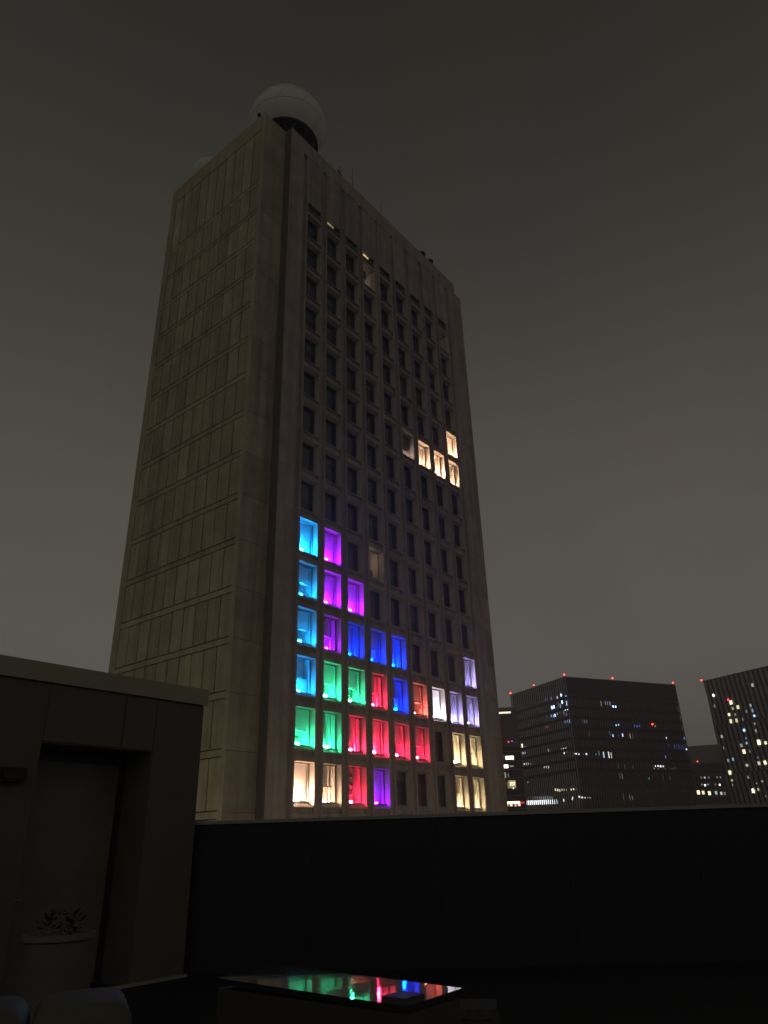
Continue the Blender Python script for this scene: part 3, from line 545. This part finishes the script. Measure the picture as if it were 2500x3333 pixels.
# ------------------------------------------------------------------ unseen globe lamps added at street level to warm the lower tower
SL = []
PMT = mat('lamp_post_metal', (.05, .05, .05), .5)
GLB = mat('lamp_globe', (.8, .75, .6), .4, emis=(1, .72, .42), es=25)
b = MB(); b.lathe([(.16, 0), (.16, .3), (.08, .5), (.06, 6.6)], 12); POST = b.mesh('pole', PMT)
GM = ico_mesh('globe', .28, GLB, 2)
for i, (x, y) in enumerate(((-17, -10), (-5, -13), (8, -14), (22, -13), (-19, 4), (-19, 18))):
    t = empty('added_street_lamp', (x, y, 0), label='added globe lamp on a post, out of view, lighting the lower tower', category='street lamp', group='added lamps below the tower')
    inst('pole', POST, t); inst('globe', GM, t, (0, 0, 6.9))
    ld = bpy.data.lights.new('added_lamp_light', 'POINT'); ld.energy = 340; ld.color = (1, .80, .54); ld.shadow_soft_size = .3
    lo = bpy.data.objects.new('added_lamp_light', ld); COL.objects.link(lo); lo.parent = t; lo.location = (0, 0, 7.6)

# ------------------------------------------------------------------ thin night haze
hm = bpy.data.materials.new('night_haze'); hm.use_nodes = True; t = hm.node_tree; t.nodes.clear()
ho = t.nodes.new('ShaderNodeOutputMaterial'); hv = t.nodes.new('ShaderNodeVolumePrincipled')
hv.inputs['Color'].default_value = (.86, .87, .88, 1); hv.inputs['Density'].default_value = .00085; hv.inputs['Anisotropy'].default_value = .45
t.links.new(hv.outputs[0], ho.inputs['Volume'])
b = MB(); b.box(-120, 760, -300, 420, -1.5, 99); inst('haze', b.mesh('haze', hm), kind='stuff')

# ------------------------------------------------------------------ roof terrace
cx, cy, cz = CAM; FL = cz-1.5
ROOF = mat('roof_membrane', (.010, .010, .016), .8, noise=.3, nscale=2, bump=.4)
ang = R(36); nx, ny = math.cos(ang), math.sin(ang); tx, ty = -ny, nx
b = MB()
def tp(u, v): return (cx+nx*u+tx*v, cy+ny*u+ty*v)
b.prism_z([tp(11.7, -30), tp(11.7, 5), (cx+7, cy+12), (cx-18, cy+12), (cx-18, cy-26)], 0, FL)
inst('terrace_floor', b.mesh('terrace_floor', ROOF), kind='structure')
PBLK = mat('dark_wall_panel', (.003, .003, .010), .6, noise=.2, nscale=2)
COP = mat('coping_metal', (.30, .30, .30), .55, metal=.1, noise=.1, nscale=2)
pw = empty('parapet_wall', (*tp(11.2, 0), FL), ang-math.pi/2, label='black roof parapet wall with a thin pale coping running across the picture', category='wall')
# local x points right along the wall, local y away from the camera
hp = 1.5+.40
for i in range(-4, 14):
    x0 = -3.55+i*1.8 if i > 0 else None
b = MB(); b.box(-3.4, 21.8, .03, .25, 0, hp-.02); inst('backing', b.mesh('backing', PBLK), pw)
b = MB(); b.box(.002, 1.798, 0, .0299, 0, hp-.045); PP = b.mesh('wall_panel', PBLK)
b = MB(); b.box(.002, 1.798, -.035, .33, hp-.0449, hp); CP = b.mesh('coping', COP)
for i in range(14):
    x0 = -3.40+i*1.8
    inst('wall_panel', PP, pw, (x0, 0, 0)); inst('coping', CP, pw, (x0, 0, 0))
# stair penthouse
PW = mat('penthouse_cladding', (.112, .110, .096), .75, noise=.12, nscale=1.2, bump=.2, rand=.05)
FA = mat('fascia_metal', (.34, .315, .26), .6, metal=.1, noise=.1, nscale=1.5)
DR = mat('steel_door', (.15, .15, .13), .55, noise=.15, nscale=2)
ph = empty('stair_penthouse', (cx, cy+9.135, FL), label='dark rooftop stair enclosure with a pale fascia and a recessed door', category='building')
HT = 3.53
b = MB()
b.box(-3, 7.0, .70, 3.2, 0, HT); b.box(5.96+.21, 7.0, .01, .70, 0, HT)   # body and right pier
b.box(-3, 4.56, .01, .70, 0, HT); b.box(4.56, 6.17, .01, .70, 2.79, HT)
inst('wall', b.mesh('wall', PW), ph)
for x0, x1, z0, z1 in ((6.17, 7.0, 0, HT-.02), (3.62, 4.56, 0, HT-.02), (2.7, 3.6, 0, HT-.02), (4.56, 5.66, 2.79, HT-.02), (5.67, 6.165, 2.79, HT-.02)):
    b = MB(); b.box(x0+.004, x1-.004, -.012, .008, z0+.02, z1); inst('cladding_panel', b.mesh('cladding_panel', PW), ph)
b = MB(); b.box(-3.06, 7.04, -.045, 3.26, HT, HT+.24); inst('fascia', b.mesh('fascia', FA), ph)
b = MB(); b.box(-3, 7.03, -.05, .01, 0, .035); inst('base_flashing', b.mesh('base_flashing', COP), ph)
b = MB(); b.box(4.64, 6.08, .63, .695, 0.02, 2.66); dr = inst('door', b.mesh('door', DR), ph)
b = MB(); b.box(4.562, 4.64, .60, .698, 0, 2.74); b.box(6.08, 6.168, .60, .698, 0, 2.74); b.box(4.64, 6.08, .60, .698, 2.66, 2.74); inst('door_frame', b.mesh('door_frame', DARK), ph)
b = MB(); b.tube((4.78, .56, 1.02), (4.92, .56, 1.02), .014, 8); b.tube((4.80, .56, 1.02), (4.80, .63, 1.02), .014, 8); b.box(4.76, 4.84, .615, .629, .92, 1.12); inst('handle', b.mesh('handle', COP), dr)
wl = empty('wall_alarm', (cx+4.18, cy+9.12, cz+.89), label='small dark red box fixed to the penthouse wall left of the door', category='alarm')
b = MB(); b.box(-.17, .20, -.12, 0, -.08, .08); inst('housing', b.mesh('housing', mat('dark_red_plastic', (.012, .006, .006), .6)), wl)
b = MB(); b.box(-.08, .1, -.14, -.121, -.05, .05); inst('lens', b.mesh('lens', mat('red_lens', (.02, .005, .006), .5)), wl)
# wet-topped equipment box
eb = empty('equipment_box', (cx+3.5, cy+2.70, FL), label='low dark box whose wet lid mirrors the coloured windows', category='box')
bw, bd, bh = .53, 1.53, .745
BXM = mat('box_steel', (.06, .052, .045), .55, noise=.2, nscale=4)
b = MB(); b.box(.015, bw-.015, .015, bd-.015, .06, bh-.035); inst('body', b.mesh('body', BXM), eb)
WET = mat('wet_lid', (.018, .018, .02), .045, spec=1.0)
t = WET.node_tree; bs = t.nodes['Principled BSDF']
bs.inputs['IOR'].default_value = 1.75; bs.inputs['Coat Weight'].default_value = 1; bs.inputs['Coat Roughness'].default_value = .03; bs.inputs['Coat IOR'].default_value = 1.6
gg = t.nodes.new('ShaderNodeNewGeometry'); n1 = t.nodes.new('ShaderNodeTexNoise'); n1.inputs['Scale'].default_value = 7; n1.inputs['Detail'].default_value = 3
bp = t.nodes.new('ShaderNodeBump'); bp.inputs['Strength'].default_value = .10; bp.inputs['Distance'].default_value = .004
t.links.new(gg.outputs['Position'], n1.inputs['Vector']); t.links.new(n1.outputs['Fac'], bp.inputs['Height']); t.links.new(bp.outputs[0], bs.inputs['Normal']); t.links.new(bp.outputs[0], bs.inputs['Coat Normal'])
b = MB(); b.box(0, bw, 0, bd, -.03, .0); lid = inst('lid', b.mesh('lid', WET), eb, (0, 0, bh))
tilt = R(1.35); lid.rotation_euler = (tilt*math.sin(R(42)), -tilt*math.cos(R(42)), 0)
b = MB(); b.box(.0, .17, .0, .16, 0, .03); inst('hinge_cover', b.mesh('hinge_cover', BXM), eb, (.02, .02, bh+.0))
b = MB(); b.box(-.004, .0, .55, .65, .54, .61); inst('label_plate', b.mesh('label_plate', mat('plate_grey', (.16, .16, .15), .6)), eb)
b = MB()
for x in (.03, bw-.09):
    for y in (.05, bd-.11): b.box(x, x+.06, y, y+.06, 0, .06)
inst('feet', b.mesh('feet', DARK), eb)
# gritty block right of it
a = R(33.3); t = empty('paver_stack', (cx+6.4*math.cos(a), cy+6.4*math.sin(a), FL), .5, label='low stack of rough concrete pavers on the terrace floor right of the box', category='pavers')
for q in range(6):
    b = MB(); b.box(-.19, .19, -.19, .19, 0, .065); inst('paver', b.mesh('paver', mat('paver_concrete', (.10, .10, .095), .95, noise=.4, nscale=18, bump=.8)), t, (random.uniform(-.01, .01), random.uniform(-.01, .01), q*.07), (0, 0, random.uniform(-.04, .04)))
# planter and padded bench by the door
a = R(60.5); pl = empty('planter', (cx+6.1*math.cos(a), cy+6.1*math.sin(a), FL), label='round pale planter standing in front of the penthouse door', category='planter')
PLM = mat('planter_glaze', (.10, .10, .09), .6, noise=.12, nscale=4)
b = MB(); b.lathe([(.30, 0), (.30, .03), (.255, .5), (.215, .98), (.20, .98), (.19, .90), (.02, .90)], 32); inst('pot', b.mesh('pot', PLM, smooth=True), pl)
b = MB(); b.lathe([(.215, .975), (.235, .985), (.235, 1.02), (.205, 1.02), (.205, .98)], 32); inst('rim', b.mesh('rim', mat('planter_rim', (.15, .15, .145), .6), smooth=True), pl)
b = MB(); rr = random.Random(3)
for i in range(150):
    c0 = (-.10, -.03) if i % 2 else (.10, .02); aa = rr.uniform(0, 6.28); u = rr.uniform(0, .07); p = Vector((c0[0]+u*math.cos(aa), c0[1]+u*math.sin(aa), .95+rr.uniform(0, .2)))
    d = Vector((math.cos(aa), math.sin(aa), rr.uniform(.0, 1)))*rr.uniform(.02, .045); s_ = Vector((-d.y, d.x, .01))*.4
    b.add([p, p+d*.5+s_, p+d, p+d*.5-s_], [(0, 1, 2, 3)])
inst('sprigs', b.mesh('sprigs', mat('dark_leaf', (.008, .012, .007), .7), fixn=False), pl, kind='stuff')
a = R(60); bn = empty('padded_bench', (cx+3.7*math.cos(a), cy+3.7*math.sin(a), FL), R(-30), label='low bench with two rounded pale pads in the near left corner', category='bench')
CU = mat('pad_vinyl', (.10, .10, .08), .75, noise=.08, nscale=5)
def pad(x0, x1):
    bm = bmesh.new(); bmesh.ops.create_cube(bm, size=1)
    for v in bm.verts: v.co = Vector(((x0+x1)/2+v.co.x*(x1-x0), v.co.y*.5, .88+v.co.z*.20))
    bmesh.ops.bevel(bm, geom=bm.edges[:], offset=.085, segments=5, affect='EDGES', profile=.5)
    me = bpy.data.meshes.new('pad'); bm.to_mesh(me); bm.free(); me.materials.append(CU)
    for p in me.polygons: p.use_smooth = True
    return me
inst('pad', pad(-.55, -.10), bn); inst('pad', pad(-.09, .28), bn)
b = MB(); b.box(-.55, .28, -.22, .22, .70, .785); inst('seat_board', b.mesh('seat_board', DARK), bn)
b = MB(); b.box(0, .05, 0, .05, 0, .70); LG = b.mesh('leg', DARK)
for x, y in ((-.52, -.2), (-.52, .15), (.2, -.2), (.2, .15)): inst('leg', LG, bn, (x, y, 0))
